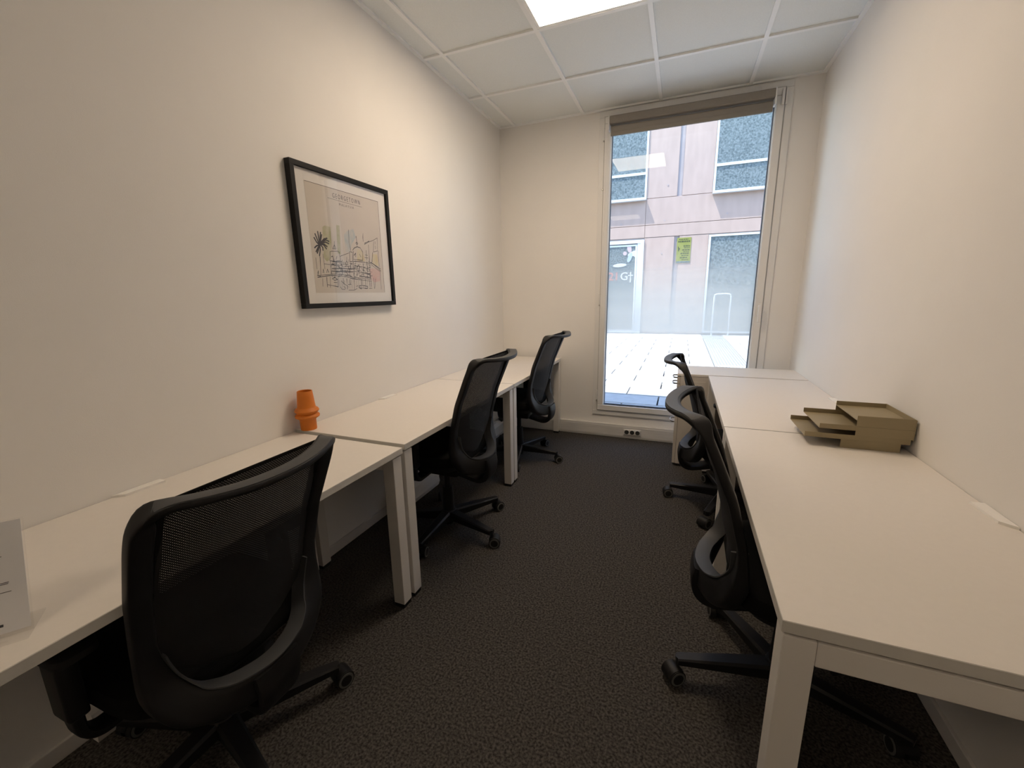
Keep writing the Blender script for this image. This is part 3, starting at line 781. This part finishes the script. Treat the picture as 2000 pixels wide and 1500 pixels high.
        for sc, z in ((.90, .610), (1, .615), (1, .630), (.93, .636)):
            rings.append([bm.verts.new((s * .268 + .043 * sc * math.copysign(abs(math.cos(a)) ** .5, math.cos(a)), .045 + .125 * sc * math.copysign(abs(math.sin(a)) ** .5, math.sin(a)), z)) for a in [2 * PI * k / 28 for k in range(28)]])
        for a, b in zip(rings, rings[1:]):
            for k in range(28): bm.faces.new((a[k], a[(k + 1) % 28], b[(k + 1) % 28], b[k]))
        bm.faces.new(rings[0][::-1]); bm.faces.new(rings[-1])
        obj('arm_pad', bm, 'black_matte', ar, True)
    # column and base
    bm = BM(); cyl(bm, .034, .029, (0, 0, .100), (0, 0, .255), 24); cyl(bm, .017, .017, (0, 0, .25), (0, 0, .36), 16)
    lo.append(obj('gas_column', bm, 'black_plastic', t, True))
    bm = lathe(BM(), [(.0, .030), (.024, .030), (.026, .052), (.044, .060), (.047, .105), (.040, .116), (.030, .118), (.0, .118)], n=30)
    lo.append(obj('base_hub', bm, 'black_plastic', t, True))
    bm = BM(); n_ = 10; rings = []
    for k in range(n_ + 1):
        r_ = .030 + .290 * k / n_; w = .030 - .011 * k / n_; zt = .113 - .020 * (k / n_) ** 1.1; hgt = .050 - .026 * k / n_
        rings.append([bm.verts.new((r_, a * w, zt - b * hgt)) for a, b in ((-.72, 0), (.72, 0), (1, .18), (.85, 1), (-.85, 1), (-1, .18))])
    for a, b in zip(rings, rings[1:]):
        for k in range(6): bm.faces.new((a[k], a[(k + 1) % 6], b[(k + 1) % 6], b[k]))
    bm.faces.new(rings[0][::-1]); bm.faces.new(rings[-1]); cyl(bm, .014, .012, (.312, 0, .093), (.312, 0, .066), 14)
    leg0 = obj('base_leg', bm, 'black_plastic', t, True); lo.append(leg0)
    for k in range(1, 5):
        c = inst(leg0, t); c['ang'] = 2 * PI * k / 5; lo.append(c)
    # casters: hood + two wheels, trailing sideways
    bm = BM(); prof = [(.031 * math.cos(a), .029 + .031 * math.sin(a)) for a in [PI * (-.10 + 1.02 * k / 12) for k in range(13)]]
    prism(bm, [(x, z) for x, z in prof], 'y', -.010, .010)
    prism(bm, [(x * .98, z) for x, z in prof[2:11]], 'y', -.024, .024)
    ca0 = obj('caster', bm, 'black_plastic', t, True)
    ws = []
    for s in (-1, 1):
        bm = BM(); y0, y1 = s * .0075, s * .0275
        cyl(bm, .029, .029, (0, y0, .029), (0, y1, .029), 24, mi=0)
        cyl(bm, .0255, .0255, (0, y1, .029), (0, y1 + s * .0015, .029), 24, mi=1)
        cyl(bm, .0185, .0185, (0, y1 + s * .001, .029), (0, y1 + s * .0025, .029), 24, mi=0)
        ws.append(obj('wheel', bm, ['black_matte', 'tyre'], ca0, True))
    return t, up, lo, leg0, ca0, ws
proto = make_chair()
def chair(first, hub, rz, dz, ba, cast, label):
    src, up, lo, leg0, ca0, ws = proto
    if first: t = src
    else: t = empty('office_chair')
    t.location = (hub[0], hub[1], 0); t.rotation_euler = (0, 0, R(rz))
    tag(t, label, 'office chair', 'black mesh office chairs at the desks')
    for p in up:
        c = p
        if not first:
            c = p.copy(); COL.objects.link(c); c.parent = t
            for g in p.children:
                d = g.copy(); COL.objects.link(d); d.parent = c
        c.location = (0, 0, dz)
    for p in lo:
        c = p if first else p.copy()
        if not first: COL.objects.link(c); c.parent = t
        c.rotation_euler = (0, 0, R(ba - rz) + p.get('ang', 0)); c.location = (0, 0, 0)
    for k in range(5):
        a = R(ba - rz) + 2 * PI * k / 5
        if first and k == 0: c = ca0
        else:
            c = ca0.copy(); COL.objects.link(c); c.parent = t
            for w in ws:
                d = w.copy(); COL.objects.link(d); d.parent = c
        c.location = (.312 * math.cos(a), .312 * math.sin(a), 0); c.rotation_euler = (0, 0, R(cast[k] - rz))
        # the stem stands beside the wheels
        off = Vector((.020, 0, 0)); off.rotate(Euler((0, 0, R(cast[k] - rz)))); c.location += off
CH = [((.415, -3.165), 90, -.035, 56, (70, 20, 100, 40, 150), 'black mesh office chair in the left foreground, back to the camera'),
      ((.44, -1.89), 90, .04, -16, (20, 60, 120, 40, 100), 'black mesh office chair at the desk with the orange vase'),
      ((.445, -.765), 88, .04, -3, (30, 70, 120, 40, 100), 'black mesh office chair at the left desk next to the window wall'),
      ((1.97, -2.39), -90, 0, 49, (60, 100, 215, 40, 100), 'black mesh office chair tucked under the nearer right desk'),
      ((1.92, -1.09), -88, -.06, 32, (60, 120, 190, 230, 100), 'black mesh office chair at the right desk, before the drawer unit')]
for i, a in reversed(list(enumerate(CH))): chair(i == 0, *a)
for o in bpy.data.objects:
    if 'ang' in o: del o['ang']
